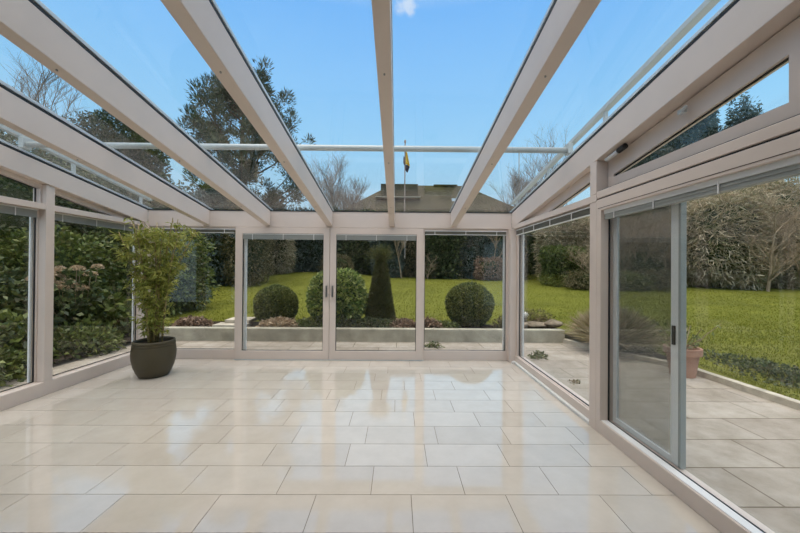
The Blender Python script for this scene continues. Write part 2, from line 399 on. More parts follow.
# ------------------------------------------------------------------ left wall
wl = empty('wall_left', 'painted timber sill, posts and rail of the left glazed wall', 'wall', (XL, 2, 0), kind=ST)
wpart(wl, 'sill', [(XL - .14, XL, YR, 5.06, 0, .148)])
wpart(wl, 'rail', [(XL - .14, XL, YR, 3.655, 2.055, 2.12), (XL - .14, XL, 3.745, 5.06, 2.055, 2.12)])
for y in (3.655, 1.86, 1.10):
    wpart(wl, 'post', [(XL - .14, XL + .002, y, y + .092, .148, lbot(y + .05))])
def lbay(n, ya, yb, where):
    frame_rect(FL, 'window_%d' % n, 'large left wall pane ' + where, 'window', ya, yb, .148, 2.055, .012, .012, .006, .07, .08, .13, .108,
               extra_white=(yb - .04, yb - .018, .122, .14, .155, 1.98))
    zl = lambda y: 2.137 + .176 * (4.527 - y)
    if yb > 5: inner = [(4.60, 2.124), (ya + .015, 2.124), (ya + .015, zl(ya + .015))]; outer = [(4.98, 2.12), (ya, 2.12), (ya, lbot(ya))]
    else:
        inner = [(yb - .015, 2.124), (ya + .015, 2.124), (ya + .015, zl(ya)), (yb - .015, zl(yb))]
        outer = [(yb, 2.12), (ya, 2.12), (ya, lbot(ya)), (yb, lbot(yb))]
    light_poly(FL, 'window_%d' % (n + 3), 'sloping pane under the left roof beam ' + where, outer, inner, .05, .13, .108)
lbay(3, 3.747, 5.06, 'between the corner behind the plant and the first post')
lbay(4, 1.952, 3.655, 'on the near side of the first post')
lbay(5, 1.195, 1.86, 'nearest the viewer outside the frame')
blind(FL, 3.77, 5.02, .06, .1, 1.955, 2.05, 'raised blind above the left pane with dried flowers outside', clips=(.1, .45, .8))
blind(FL, 1.98, 3.63, .06, .1, 1.955, 2.05, 'raised blind above the left pane nearest the viewer', clips=(.1, .5, .87))

# ------------------------------------------------------------------ right wall
wr = empty('wall_right', 'painted timber post, sill and rails of the right glazed wall', 'wall', (XR, 2, 0), kind=ST)
wpart(wr, 'sill', [(XR + .03, XR + .15, 3.03, 5.04, 0, .112)])
wpart(wr, 'rail', [(XR + .0, XR + .15, 2.93, 5.03, 2.052, 2.118)])
wpart(wr, 'post', [(XR, XR + .15, 2.925, 3.03, 0, 2.05)])
wpart(wr, 'upper_post', [(XR + .0, XR + .15, 2.935, 3.03, 2.12, rbot(2.98))])
wpart(wr, 'transom_rail', [(XR + .0, XR + .17, YR, 2.924, 2.075, 2.138)])
wpart(wr, 'rail_gap', [(XR + .014, XR + .14, YR, 2.924, 2.062, 2.076), (XR + .02, XR + .14, YR, 2.93, 2.138, 2.148)], M['gasket'], 0)
wpart(wr, 'upper_post', [(XR + .0, XR + .15, 1.36, 1.415, 2.14, rbot(1.37))])
b = MB(); b.box(XR - .004, XR + .03, 3.03, 5.03, 0, .03); bb = b.build('baseboard_right', M['blind_rail'], None, .004)
tag(bb, 'slim pale cable duct along the foot of the right wall', 'cable duct', kind=ST)
k = MB(); k.lathe([(.016, 0), (.018, .012), (.018, .028), (.010, .034), (.004, .036)], 16, (XR - .025, 4.96, 0)); k.build('end_knob', M['white'], bb)
frame_rect(FR, 'window_9', 'fixed right wall pane between the corner post and the middle post', 'window', 3.03, 5.02, .112, 2.052, .012, .06, .008, .02, .05, .12, .08,
           extra_white=(4.90, 4.945, .10, .12, .12, 1.96))
blind(FR, 3.05, 4.96, .012, .05, 1.95, 2.03, 'slim raised blind above the fixed right wall pane', clips=(.17, .42, .66, .85), rail=True)
light_poly(FR, 'window_10', 'small sloping pane with blue sky above the fixed right wall pane', [(3.03, 2.118), (4.86, 2.118), (3.03, rbot(3.03))],
           [(3.045, 2.122), (4.14, 2.122), (3.045, 2.312)], .07, .14, .10)
# big sliding door
Y0, Y1 = 1.105, 2.924
root, F2 = frame_rect(FR, 'door_3', 'large sliding door filling the right wall beside the patio', 'door', Y0, Y1, 0, 2.062, .1, .06, .112, .10, 0, .14, .08, glass='slide_glass')
s = MB(); ubox(s, F2, Y0 + .02, Y1 - .02, -.0015, .01, 1.981, 1.985); s.build('groove', M['bark'], root)
s = MB(); ubox(s, F2, Y0 + .1, Y1 - .06, .012, .075, .1125, .118); s.build('sill_strip', M['white'], root)
s = MB(); s.ring([(2.185, .118), (2.855, .118), (2.855, 1.955), (2.185, 1.955)], [(2.25, .16), (2.81, .16), (2.81, 1.90), (2.25, 1.90)],
                 lambda q: F2(q[0], .105, q[1]), lambda q: F2(q[0], .13, q[1])); sp = s.build('second_leaf_frame', M['white'], root, .003)
s = MB(); ubox(s, F2, 2.25, 2.81, .115, .118, .16, 1.90); s.build('reflection_pane', M['screen'], sp)  # grey sheet carrying the painted reflection of the second leaf
s = MB(); ubox(s, F2, 2.208, 2.232, .094, .105, .93, 1.06); s.build('handle', M['black'], sp, .003)
s = MB(); ubox(s, F2, 2.165, 2.184, .10, .14, .118, 1.955); s.build('closing_stile', M['blind'], root, .002)
blind(FR, Y0 + .11, Y1 - .07, .02, .07, 1.872, 1.962, 'long raised blind across the top of the large sliding door', clips=[(y - (Y0 + .11)) / (Y1 - .07 - Y0 - .11) for y in (2.72, 2.30, 1.83, 1.35)], head=.035)
# transom sash above the sliding door
rt, F3 = light_poly(FR, 'window_11', 'sloping transom window above the large sliding door', [(1.415, 2.148), (2.932, 2.148), (2.932, rbot(2.932) - .008), (1.415, rbot(1.415) - .008)],
           [(1.57, 2.256), (2.855, 2.256), (2.855, 2.277), (1.57, 2.49)], .105, .165, .135)
s = MB(); s.tube([F3(2.86, .045, 2.405), F3(2.70, .045, 2.428)], .018, 12); op = s.build('opener', M['blind_rail'], rt, 0, True)
s = MB(); s.tube([F3(2.70, .045, 2.428), F3(2.62, .045, 2.44)], .023, 12); s.build('cap', M['black'], op)
s = MB(); ubox(s, F3, 2.09, 2.14, .05, .075, 2.46, 2.49); s.tube([F3(2.115, .055, 2.475), F3(2.06, .04, 2.482)], .01, 8); s.build('catch', M['alu'], rt, .003)

s = MB(); s.prism([(1.415, rbot(1.415) - .03), (2.932, rbot(2.932) - .03), (2.932, rbot(2.932)), (1.415, rbot(1.415))], lambda q: F3(q[0], .12, q[1]), lambda q: F3(q[0], .15, q[1])); s.build('shadow_gap', M['gasket'], rt)  # black strip drawn as the shadow gap between sash and beam
# ------------------------------------------------------------------ roof
roof = empty('ceiling', 'sloping glass roof carried on painted timber rafters', 'ceiling', (0, 0, 0), kind=ST)
YF = YR
def rafter(x0, x1, bot, ya, yb=5.112):
    b = MB(); P = [(ya, bot(ya)), (yb, bot(yb)), (yb, ztop(yb)), (ya, ztop(ya))]
    b.prism(P, lambda q: (x0, q[0], q[1]), lambda q: (x1, q[0], q[1])); r = b.build('rafter', M['paint'], roof, .004)
    g = MB()
    for xa, xb in ((x0 - .001, x0 + .015), (x1 - .015, x1 + .001)):
        P = [(ya, ztop(ya)), (yb + .1, ztop(yb + .1)), (yb + .1, ztop(yb + .1) + .012), (ya, ztop(ya) + .012)]
        g.prism(P, lambda q: (xa, q[0], q[1]), lambda q: (xb, q[0], q[1]))
    g.build('gasket', M['gasket'], r)
    c = MB(); P = [(ya, ztop(ya) + .024), (yb + .12, ztop(yb + .12) + .024), (yb + .12, ztop(yb + .12) + .05), (ya, ztop(ya) + .05)]
    c.prism(P, lambda q: (x0 - .004, q[0], q[1]), lambda q: (x1 + .004, q[0], q[1])); c.build('cover_cap', M['alu'], r, .003)
    return r
rb = lambda y: ztop(y) - .224
RX = [(-3.01, -2.916), (-2.07, -1.976), (-1.105, -1.011), (-.128, -.042), (.833, .928)]
for x0, x1 in RX:
    r = rafter(x0, x1, rb, YF)
    for y in (1.95, 3.05, 4.25):
        s = MB(); xm = (x0 + x1) / 2
        s.lathe([(.006, -.004), (.006, .004), (.003, .006)], 10, (xm, y, rb(y) - .003)); s.build('screw', M['steel'], r)
rafter(-4.0, -3.871, lbot, YF)
rafter(XR, 1.955, rbot, YF)
edges = [-3.94, -2.963, -2.023, -1.058, -.087, .88, 1.85]
for a, b_ in zip(edges[:-1], edges[1:]):
    p = MB(); P = [(YF, ztop(YF) + .012), (5.30, ztop(5.30) + .012), (5.30, ztop(5.30) + .024), (YF, ztop(YF) + .024)]
    p.prism(P, lambda q: (a + .002, q[0], q[1]), lambda q: (b_ - .002, q[0], q[1])); p.build('roof_pane', M['roof_glass'], roof)
g = MB(); g.box(-3.871, 1.79, 5.105, 5.24, 2.312, 2.323); g.build('eave_gasket', M['gasket'], roof)

# awning running gear above the roof
aw = empty('awning_frame', 'pale awning bar and guide rails mounted above the glass roof', 'awning', (1.85, 3.44, ztop(3.44)))
L = np.array(aw.location); zr = lambda y: ztop(y) + .205
for x in (1.85, -3.935):
    b = MB(); P = [(YF, zr(YF) - .022), (5.25, zr(5.25) - .022), (5.25, zr(5.25) + .022), (YF, zr(YF) + .022)]
    b.prism(P, lambda q: (x - .028 - L[0], q[0] - L[1], q[1] - L[2]), lambda q: (x + .028 - L[0], q[0] - L[1], q[1] - L[2])); gr = b.build('guide_rail', M['awning'], aw, .005)
    for y in (5.05, 4.0, 2.9, 1.7):
        k = MB(); k.box(x - .012 - L[0], x + .012 - L[0], y - .02 - L[1], y + .02 - L[1], ztop(y) + .05 - L[2], zr(y) - .022 - L[2])
        k.build('bracket', M['awning'], aw, .003)
b = MB(); z = 2.696; b.tube([(1.80 - L[0], 0, z - L[2]), (-3.89 - L[0], 0, z - L[2])], .030, 16); b.build('front_bar', M['awning'], aw, 0, True)
for x in (1.80, -3.89):
    b = MB(); b.box(x - .02 - L[0], x + .03 - L[0], -.045, .045, z - .045 - L[2], zr(3.44) - .02 - L[2]); b.build('end_cap', M['awning'], aw, .006)

# rear house wall behind the viewer
wh = empty('wall_rear', 'plain white house room with a wide opening behind the viewer', 'wall', (0, -2.7, 0), kind=ST)
wpart(wh, 'back_panel', [(-4.2, 2.1, -2.8, -2.6, -.1, 2.6)], M['white_plaster'], 0)
wpart(wh, 'side_panel', [(-4.2, -3.99, -2.6, 1.095, -.1, 2.6)], M['white_plaster'], 0)
wpart(wh, 'side_panel', [(1.94, 2.1, -2.6, 1.095, -.1, 2.6)], M['white_plaster'], 0)
wpart(wh, 'room_ceiling', [(-4.2, 2.1, -2.8, 1.095, 2.6, 2.75)], M['white_plaster'], 0)
wpart(wh, 'upper_wall', [(-4.2, 2.1, .9, 1.095, 2.75, 3.6)], M['white_plaster'], 0)

# ------------------------------------------------------------------ potted plant
def potted():
    px, py = -3.2, 4.36
    t = empty('potted_plant', 'tall slender-leaved plant in a dark olive ribbed pot in the left corner', 'potted plant', (px, py, 0))
    p = MB()
    p.lathe([(.15, 0), (.165, .006), (.195, .06), (.225, .14), (.243, .23), (.248, .31), (.240, .38), (.2405, .386), (.234, .40), (.238, .405), (.2385, .418), (.232, .432), (.236, .438),
             (.235, .455), (.228, .468), (.214, .468), (.212, .44), (.216, .40)], 64)
    p.build('pot', M['pot'], t, 0, True)
    s = MB(); s.lathe([(.213, .40), (.213, .415), (.12, .425), (.02, .43)], 40); s.build('soil', M['soil'], t)
    P = []; D = []
    for i in range(14):
        a = i * 2.4; r0 = .02 + .07 * random.random(); h = random.uniform(1.35, 1.7)
        lean = random.uniform(.05, .50) * (.75 if math.sin(a) < 0 else 1); a2 = a + random.uniform(-.6, .6)
        pts = []
        for k in range(9):
            q = k / 8; w = r0 + lean * q ** 1.5
            pts.append((w * math.cos(a2) + .012 * math.sin(5 * q + i), w * math.sin(a2) + .012 * math.cos(4 * q + i), .41 + h * q))
        m = MB(); m.tube(pts, [.0135 - .009 * k / 8 for k in range(9)], 7); m.build('stem', M['cane'], t, 0, True)
        ppts = np.array(pts)
        for j in range(38):
            q = random.uniform(.06, 1) ** .85; f = q * 8; i0 = min(7, int(f)); bp = ppts[i0] + (ppts[i0 + 1] - ppts[i0]) * (f - i0)
            ang = random.uniform(0, 6.283); Lb = random.uniform(.06, .27) * (.6 + .5 * math.sin(min(1, q * 1.05) * 2.7))
            dirv = np.array([math.cos(ang), math.sin(ang), random.uniform(.5, 1.8)]); dirv /= np.linalg.norm(dirv)
            for g_ in range(10):
                tt = random.uniform(.25, 1) * Lb
                pos = bp + dirv * tt + np.array([0, 0, -1.0 * tt * tt])
                dd = dirv * .25 + RNG.normal(size=3) * .6; P.append(pos); D.append(dd)
    P = np.array(P); D = unit(np.array(D))
    k = (P[:, 2] < 2.10 - .40 * np.abs(P[:, 0] - .05)) & (P[:, 0] > -.60) & (P[:, 2] > .5)
    quads('foliage', leaf_quads(P[k], D[k], .08, .02, .75, .3), M['plant'], t)
potted()

# ------------------------------------------------------------------ garden ground
def zlawn(x, y):
    z = .12 + .040 * np.maximum(0, y - 6.7) - .02 * np.maximum(0, y - 24)
    z = z + .42 * np.exp(-((x + 5.5) ** 2 / 18 + (y - 21) ** 2 / 26))
    side = np.clip((x - 3.6) / 1.0, 0, 1) * np.clip((8.5 - y) / 5, 0, 1)      # lower towards the right-hand patio
    z = z * (1 - side) + side * (-.02 + .02 * np.maximum(0, x - 4.2))
    lside = np.clip((-x - 4.3) / .6, 0, 1) * np.clip((7.0 - y) / 1, 0, 1)
    z = z * (1 - lside) + lside * .02
    return z
def ground():
    b = MB(); b.box(-8.0, 5.0, -3, 8.0, -.25, -.05); tag(b.build('patio', M['pave']), 'pale stone slab patio around the glass room', 'patio', kind=ST)
    xs = np.concatenate([np.linspace(-40, -6, 40), np.linspace(-5.7, 5.7, 58), np.linspace(6, 40, 40)]); ys = np.concatenate([np.linspace(6.7, 12, 40), np.linspace(12.3, 48, 70)])
    def grid(xs, ys, name, label, mt):
        X, Y = np.meshgrid(xs, ys); Z = zlawn(X, Y) + .015 * np.sin(X * 1.7 + Y) * np.cos(Y * 1.3)
        V = np.stack([X, Y, Z], -1).reshape(-1, 3); nx = len(xs); m = MB()
        F = [(j * nx + i, j * nx + i + 1, (j + 1) * nx + i + 1, (j + 1) * nx + i) for j in range(len(ys) - 1) for i in range(nx - 1)]
        m.add(V, F); o = m.build(name, mt, None, 0, True); return tag(o, label, 'lawn', kind=ST)
    grid(xs, ys, 'lawn', 'bright green lawn rising gently behind the clipped bushes', M['lawn'])
    grid(np.linspace(4.36, 40, 60), np.linspace(-3, 6.7, 40), 'lawn', 'green lawn beside the right-hand patio beyond its stone edging', M['lawn'])
    grid(np.linspace(-40, -5.0, 60), np.linspace(-3, 6.7, 40), 'planting_bed', 'dark soil bed under the shrubs outside the left wall', M['soil'])
    # bed soil behind the wall
    b = MB(); b.box(-5.05, 3.5, 6.78, 7.75, -.1, .165); o = b.build('planting_bed', M['soil'], None, .03); tag(o, 'narrow soil bed behind the low garden wall', 'planting bed', kind=ST)
    w = MB(); w.box(-5.05, 3.42, 6.62, 6.80, -.06, .205); o = w.build('garden_wall', M['concrete'], None, .012)
    tag(o, 'low grey concrete retaining wall along the far edge of the patio', 'garden wall', kind=ST)
    e = MB(); pts = [(3.40, 6.70), (3.62, 6.05), (4.30, 4.9), (4.36, 3.4), (4.40, -3)]
    for (xa, ya), (xb, yb) in zip(pts[:-1], pts[1:]):
        d = np.array([xb - xa, yb - ya]); d /= np.linalg.norm(d); n = np.array([d[1], -d[0]]) * .05
        P = [(xa + n[0], ya + n[1]), (xb + n[0], yb + n[1]), (xb - n[0], yb - n[1]), (xa - n[0], ya - n[1])]
        e.prism(P, lambda q: (q[0], q[1], -.06), lambda q: (q[0], q[1], .03))
    tag(e.build('patio_edging', M['stone'], None, .008), 'pale stone edging between patio and right-hand lawn', 'edging', kind=ST)
    # grass blades on the near lawn
    n = 90000; X = RNG.uniform(-9, 16, n); Y = 7.7 + RNG.random(n) ** 1.4 * 14
    P = np.stack([X, Y, zlawn(X, Y)], 1); D = unit(np.array([0, 0, 1.]) + RNG.normal(size=(n, 3)) * .35)
    n2 = 50000; X2 = 4.42 + RNG.random(n2) ** 1.3 * 11; Y2 = RNG.uniform(2.2, 7.7, n2)
    P2 = np.stack([X2, Y2, zlawn(X2, Y2)], 1); D2 = unit(np.array([0, 0, 1.]) + RNG.normal(size=(n2, 3)) * .35)
    o = quads('grass', leaf_quads(np.concatenate([P, P2]), np.concatenate([D, D2]), .038, .012, 0, 0), M['grass'])
    tag(o, 'short grass blades covering the lawn', 'grass', kind='stuff')
ground()

def blob_core(scale, c, seed, amp=.06, prof=None):
    """closed lumpy ellipsoid"""
    m = MB(); V = []; F = []; nu, nv = 28, 16
    r = np.random.default_rng(seed); ph = r.uniform(0, 6.28, 6)
    for j in range(nv + 1):
        for i in range(nu):
            u, v = 2 * math.pi * i / nu, math.pi * j / nv
            d = np.array([math.sin(v) * math.cos(u), math.sin(v) * math.sin(u), math.cos(v)])
            k = 1 + amp * (math.sin(3 * d[0] * 2 + ph[0]) + math.sin(4 * d[1] * 2 + ph[1]) + math.sin(5 * d[2] + ph[2])) / 2
            V.append(np.array(c) + d * k * np.array(scale))
    for j in range(nv):
        for i in range(nu): F.append((j * nu + i, (j + 1) * nu + i, (j + 1) * nu + (i + 1) % nu, j * nu + (i + 1) % nu))
    m.add(V, F); return m

def leafy(root, scale, c, n, L, W, mt, core=None, depth=.14, amp=.05, droop=0, flat=.4, seed=1, lumps=0, boxy=0):
    d = rdir(n); ph = np.random.default_rng(seed).uniform(0, 6.28, 9)
    k = 1 + amp * (np.sin(6 * d[:, 0] + ph[0]) + np.sin(7 * d[:, 1] + ph[1]) + np.sin(6 * d[:, 2] + ph[2]))
    if lumps: k += lumps * np.sin(11 * d[:, 0] + ph[3]) * np.sin(11 * d[:, 1] + ph[4]) * np.sin(9 * d[:, 2] + ph[5])
    if boxy: k = k * (np.sum(np.abs(d) ** 5, 1) ** (-.2 * boxy))
    P = np.array(c) + d * (k * (1 - depth * RNG.random(n)))[:, None] * np.array(scale)
    D = unit(d / np.array(scale) * min(scale) + RNG.normal(size=(n, 3)) * .7)
    quads('foliage', leaf_quads(P, D, L, W, droop, flat), mt, root)
    if core: blob_core([s * (1 - depth * .9) for s in scale], c, seed, amp * .5).build('dark_core', core, root, 0, True)  # closed dark body added inside the leaves to stop see-through

# clipped bushes on the bed
def ball(x, y, z0, r, h, label, seed):
    t = empty('boxwood_ball', label, 'bush', (x, y, z0))
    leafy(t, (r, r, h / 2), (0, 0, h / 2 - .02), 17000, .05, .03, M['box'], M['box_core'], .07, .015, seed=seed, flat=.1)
    s = MB(); s.tube([(0, 0, -.04), (0, 0, h * .4)], .03, 8); s.build('trunk', M['bark'], t)
ball(-2.72, 7.42, .165, .455, .875, 'clipped round boxwood ball seen through the left sliding door', 3)
ball(1.645, 7.42, .165, .52, .97, 'clipped round boxwood ball seen through the fixed pane right of the doors', 4)

t = empty('laurel_bush', 'broad rounded bush with glossy variegated leaves behind the door grips', 'bush', (-1.33, 7.42, .165))
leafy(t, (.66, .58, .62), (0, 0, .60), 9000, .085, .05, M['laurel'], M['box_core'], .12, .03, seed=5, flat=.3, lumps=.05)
s = MB(); s.tube([(0, 0, -.04), (0, 0, .5)], .035, 8); s.build('trunk', M['bark'], t)

t = empty('cone_topiary', 'tall clipped conifer cone behind the right sliding door', 'topiary', (-.37, 7.5, .165))
n = 26000; q = RNG.power(1.6, n) * 1.0; a = RNG.uniform(0, 6.283, n); R0 = .05 + .275 * q ** .95
R = R0 * (1 - .09 * RNG.random(n)) * (1 + .03 * np.sin(5 * a + 7 * q)); zz = 1.60 * (1 - q) + RNG.normal(size=n) * .02
P = np.stack([R * np.cos(a), R * np.sin(a), np.maximum(.0, zz)], 1)
D = unit(np.stack([np.cos(a), np.sin(a), .7 + 0 * a], 1) + RNG.normal(size=(n, 3)) * .5)
quads('foliage', leaf_quads(P, D, .065, .022, 0, .1), M['conifer'], t)
m = MB(); m.lathe([(.28, 0), (.23, .4), (.15, .9), (.07, 1.4), (.03, 1.56)], 24); m.build('dark_core', M['box_core'], t, 0, True)  # solid dark cone added under the needles to stop see-through
n = 1300; P = RNG.normal(size=(n, 3)) * np.array([.10, .10, .07]) + np.array([0, 0, 1.58]); D = unit(P - np.array([0, 0, 1.4]))
quads('shaggy_top', leaf_quads(P, D, .08, .014, 0, .1), M['conifer'], t)

def clump(name, label, cat, x, y, z, sx, sy, h, n, L, W, mt, group=None):
    t = empty(name, label, cat, (x, y, z), group)
    d = rdir(n); d[:, 2] = np.abs(d[:, 2])
    P = d * (RNG.random((n, 1)) ** .5) * np.array([sx, sy, h]); D = unit(d + RNG.normal(size=(n, 3)) * .8)
    quads('foliage', leaf_quads(P, D, L, W, .2, .3), mt, t)
    s = MB()
    for i in range(7):
        a = random.uniform(0, 6.28); s.tube([(0, 0, -.05), (sx * .4 * math.cos(a), sy * .4 * math.sin(a), h * .6)], .006, 5)
    s.build('stems', M['brown_twig'], t)
    return t
clump('ground_cover', 'low dark ivy mat between the round laurel and the cone', 'ground cover', -.62, 7.05, .16, .75, .2, .20, 2600, .05, .035, M['dark'])
clump('ground_cover', 'low green tuft at the left foot of the round laurel', 'ground cover', -1.85, 7.02, .16, .35, .18, .2, 1200, .05, .03, M['mid'])
clump('ground_cover', 'low green mat at the left foot of the right-hand boxwood ball', 'ground cover', 1.0, 7.02, .16, .38, .15, .16, 1300, .045, .03, M['mid'])
clump('dried_flower_clump', 'pinkish dried flower heads in front of the left boxwood ball', 'flowers', -2.5, 6.95, .16, .45, .14, .2, 1100, .07, .05, M['pinkhead'])
clump('dried_flower_clump', 'rusty dead leaf clump just right of the cone topiary', 'flowers', .15, 6.95, .16, .3, .14, .2, 1100, .06, .045, M['brownleaf'])
clump('dried_flower_clump', 'rusty dead leaf clump left of the right-hand boxwood ball', 'flowers', .66, 6.95, .16, .3, .14, .22, 1100, .06, .045, M['brownleaf'])
clump('dried_flower_clump', 'brown dead leaf mound at the left end beside the pale steps', 'flowers', -4.35, 7.05, .16, .42, .2, .2, 1500, .06, .045, M['brownleaf'])
clump('dried_flower_clump', 'small brown tuft right of the right-hand boxwood ball', 'flowers', 2.35, 7.1, .16, .25, .15, .26, 500, .09, .02, M['olive'])
clump('patio_weed', 'small leafy weed on the patio outside the right corner', 'weed', 2.38, 5.5, -.05, .17, .15, .09, 150, .06, .03, M['mid'])
clump('patio_weed', 'sparse weed in a patio joint near the middle of the right pane', 'weed', 2.35, 4.3, -.05, .08, .1, .04, 40, .035, .02, M['olive'])
clump('patio_weed', 'tiny weed at the foot of the low garden wall', 'weed', .70, 6.2, -.05, .18, .1, .09, 160, .05, .025, M['mid'])

# pale steps at the left
t = empty('garden_steps', 'short flight of pale stone steps up to the lawn at the left', 'steps', (-3.62, 7.1, .15))
for i, (x0, x1, y0, y1, z0, z1) in enumerate([(-.25, .42, -.2, .15, 0, .07), (-.12, .42, .05, .5, .07, .14)]):
    m = MB(); m.box(x0, x1, y0, y1, z0, z1); m.build('step', M['stone'], t, .012)

# rockery stones behind the wall on the right
for (x, y, z, sx, sy, sz, lb) in [(2.62, 6.98, .24, .2, .12, .08, 'rounded rockery stone nearest the back corner post'), (2.98, 7.05, .24, .26, .14, .07, 'flat brownish rockery stone in the middle of the wall top'),
                                  (3.35, 7.0, .27, .18, .13, .09, 'flat rockery stone beside the straw-coloured grass'), (2.85, 7.3, .40, .10, .08, .09, 'small white stone behind the rockery stones')]:
    o = blob_core((sx, sy, sz), (0, 0, 0), int(x * 100), .12).build('rockery_stone', M['white_plaster'] if 'white' in lb else M['rock'], None, 0, True)
    o.location = (x, y, z); tag(o, lb, 'stone')
clump('heather_clump', 'brown heather clump over the rockery stones', 'plant', 3.05, 7.25, .2, .5, .2, .36, 1600, .06, .02, M['olive'])

# ornamental grass and terracotta pot
t = empty('ornamental_grass', 'mound of straw-coloured ornamental grass at the patio bend', 'grass plant', (4.0, 6.02, .0))
n = 5200; a = RNG.uniform(0, 6.283, n); tilt = RNG.uniform(.05, 1.15, n)
D = np.stack([np.cos(a) * np.sin(tilt), np.sin(a) * np.sin(tilt), np.cos(tilt)], 1); P = RNG.normal(size=(n, 3)) * np.array([.1, .1, .0])
P2 = P + D * .38; D2 = unit(D + np.array([0, 0, -.35])); k = RNG.random(n) < .5
quads('foliage', np.concatenate([leaf_quads(P, D, .5, .013, 0, 0), leaf_quads(P2, D2, .36, .016, 0, 0)]), M['straw'], t)
clump('low_shrub', 'dark green low shrub under the straw-coloured grass', 'shrub', 4.1, 5.75, -.0, .38, .3, .3, 2200, .05, .025, M['dark'])
t = empty('terracotta_pot', 'terracotta flower pot with withered stems on the patio edge', 'flower pot', (4.06, 4.62, -.05))
m = MB(); m.lathe([(.14, 0), (.145, .01), (.185, .30), (.19, .305), (.215, .31), (.22, .40), (.19, .40), (.185, .34)], 40); m.build('pot', M['terracotta'], t, 0, False)
m = MB(); m.lathe([(.186, .335), (.1, .35), (.01, .355)], 30); m.build('soil', M['soil'], t)
m = MB(); P = []; D = []
for i in range(14):
    a = random.uniform(0, 6.28); l = random.uniform(.2, .45); w = random.uniform(.1, .35); p1 = np.array([.08 * math.cos(a), .08 * math.sin(a), .34]); p2 = p1 + np.array([w * math.cos(a), w * math.sin(a), l])
    m.tube([p1, (p1 + p2) / 2 + np.array([0, 0, .04]), p2], .005, 5)
    for j in range(7): P.append(p1 + (p2 - p1) * random.uniform(.3, 1)); D.append(RNG.normal(size=3))
m.build('stems', M['brown_twig'], t); quads('foliage', leaf_quads(np.array(P), unit(np.array(D)), .06, .03, 0, .2), M['mid'], t)
clump('low_shrub', 'grey-green low planting along the right-hand lawn edge', 'shrub', 5.2, 4.4, -.02, .55, 1.3, .16, 3000, .06, .03, M['dark'])

# ------------------------------------------------------------------ shrubs, hedges and trees
def shrub(x, y, sx, sy, h, mt, label, n=9000, L=.10, W=.055, name='evergreen_shrub', cat='shrub', group=None, lumps=.12, core=True, z=None, seed=None, boxy=.75):
    z = float(zlawn(np.array(x), np.array(y))) if z is None else z
    t = empty(name, label, cat, (x, y, z), group); seed = seed or random.randint(1, 9999)
    leafy(t, (sx, sy, h * .5), (0, 0, h * .48), n, L, W, mt, M['box_core'] if core else None, .25, .06, .25, .35, seed, lumps, boxy)
    s = MB(); s.tube([(0, 0, -.1), (0, 0, h * .5)], .05 + .01 * h, 8); s.build('trunk', M['bark'], t)
    return t

def branches(h, spread, levels=4, seed=1, r0=.09, kids=4, first=.25, up=.55):
    r = random.Random(seed); m = MB()
    def grow(p, d, l, rad, lv):
        pts = [p]; dd = np.array(d)
        for k in range(3):
            dd = dd + np.array([r.gauss(0, .11), r.gauss(0, .11), r.gauss(.03, .06)]); dd /= np.linalg.norm(dd); pts.append(pts[-1] + dd * l / 3)
        m.tube(pts, [rad, rad * .85, rad * .7, rad * .5], 6 if lv == 0 else (4 if lv < 3 else 3), False)
        if lv < levels:
            for k in range(kids + (3 if lv == 0 else 0)):
                f = r.uniform(first if lv == 0 else .2, 1) * 3; i = min(2, int(f)); q = pts[i] + (pts[i + 1] - pts[i]) * (f - i)
                a = r.uniform(0, 6.283); side = np.array([math.cos(a), math.sin(a), up + r.uniform(-.25, .35)])
                nd = dd * .55 + side * spread; nd /= np.linalg.norm(nd)
                grow(q, nd, l * r.uniform(.42, .62), max(.004, rad * .45), lv + 1)
    grow(np.array([0, 0, -.1]), np.array([0, 0, 1.]), h * .62, r0, 0)
    return m
def bare_tree(x, y, h, label, mt, seed, spread=.6, levels=4, kids=4, r0=.09, first=.25, group=None, name='bare_tree', cat='tree'):
    t = empty(name, label, cat, (x, y, float(zlawn(np.array(x), np.array(y)))), group)
    branches(h, spread, levels, seed, r0, kids, first).build('branches', mt, t, 0, False)
    return t

# back boundary, left to right
G = 'dark evergreens along the back of the lawn'
shrub(-12.5, 15.5, 2.6, 2.2, 5.2, M['dark'], 'dark evergreen filling the left garden pane behind the potted plant', 13000, .2, .12)
shrub(-8.8, 16.5, 1.9, 1.8, 4.8, M['reflect_green'], 'conifer tinted blue-green by reflection left of the left sliding door stile', 13000, .19, .08, name='conifer_shrub')
shrub(-7.1, 15.6, 1.0, 1.2, 4.4, M['olive'], 'olive-brown shrub at the left edge of the left sliding door', 9000, .12, .06)
shrub(-5.9, 23.0, 2.0, 1.8, 4.5, M['reflect_green'], 'conifer tinted blue-green by reflection above the left boxwood ball', 13000, .19, .08, name='conifer_shrub')
shrub(-3.1, 24.0, 1.9, 1.8, 4.5, M['dark'], 'dark evergreen above the lawn mound left of the door grips', 13000, .2, .12)
shrub(-.6, 22.5, 1.1, 1.2, 4.2, M['reflect_green'], 'slim blue-green conifer behind the round laurel', 13000, .19, .08, name='conifer_shrub')
shrub(1.1, 23.5, 1.2, 1.2, 4.2, M['olive'], 'brownish half-bare shrub behind the cone topiary', 8000, .18, .09)
shrub(3.0, 23.0, 1.7, 1.6, 4.3, M['dark'], 'dark evergreen between cone topiary and right-hand door stile', 13000, .2, .12)
shrub(5.4, 23.0, 1.5, 1.5, 4.2, M['reflect_green'], 'blue-green evergreen above the right-hand boxwood ball', 13000, .19, .08)
shrub(8.3, 23.0, 1.8, 1.6, 4.2, M['dark'], 'dark evergreen beside the back right corner post', 13000, .2, .12)
shrub(6.0, 21.3, .9, .7, 1.5, M['brownleaf'], 'low rusty shrub at the lawn edge above the right-hand ball', 3500, .11, .07, name='rusty_shrub')
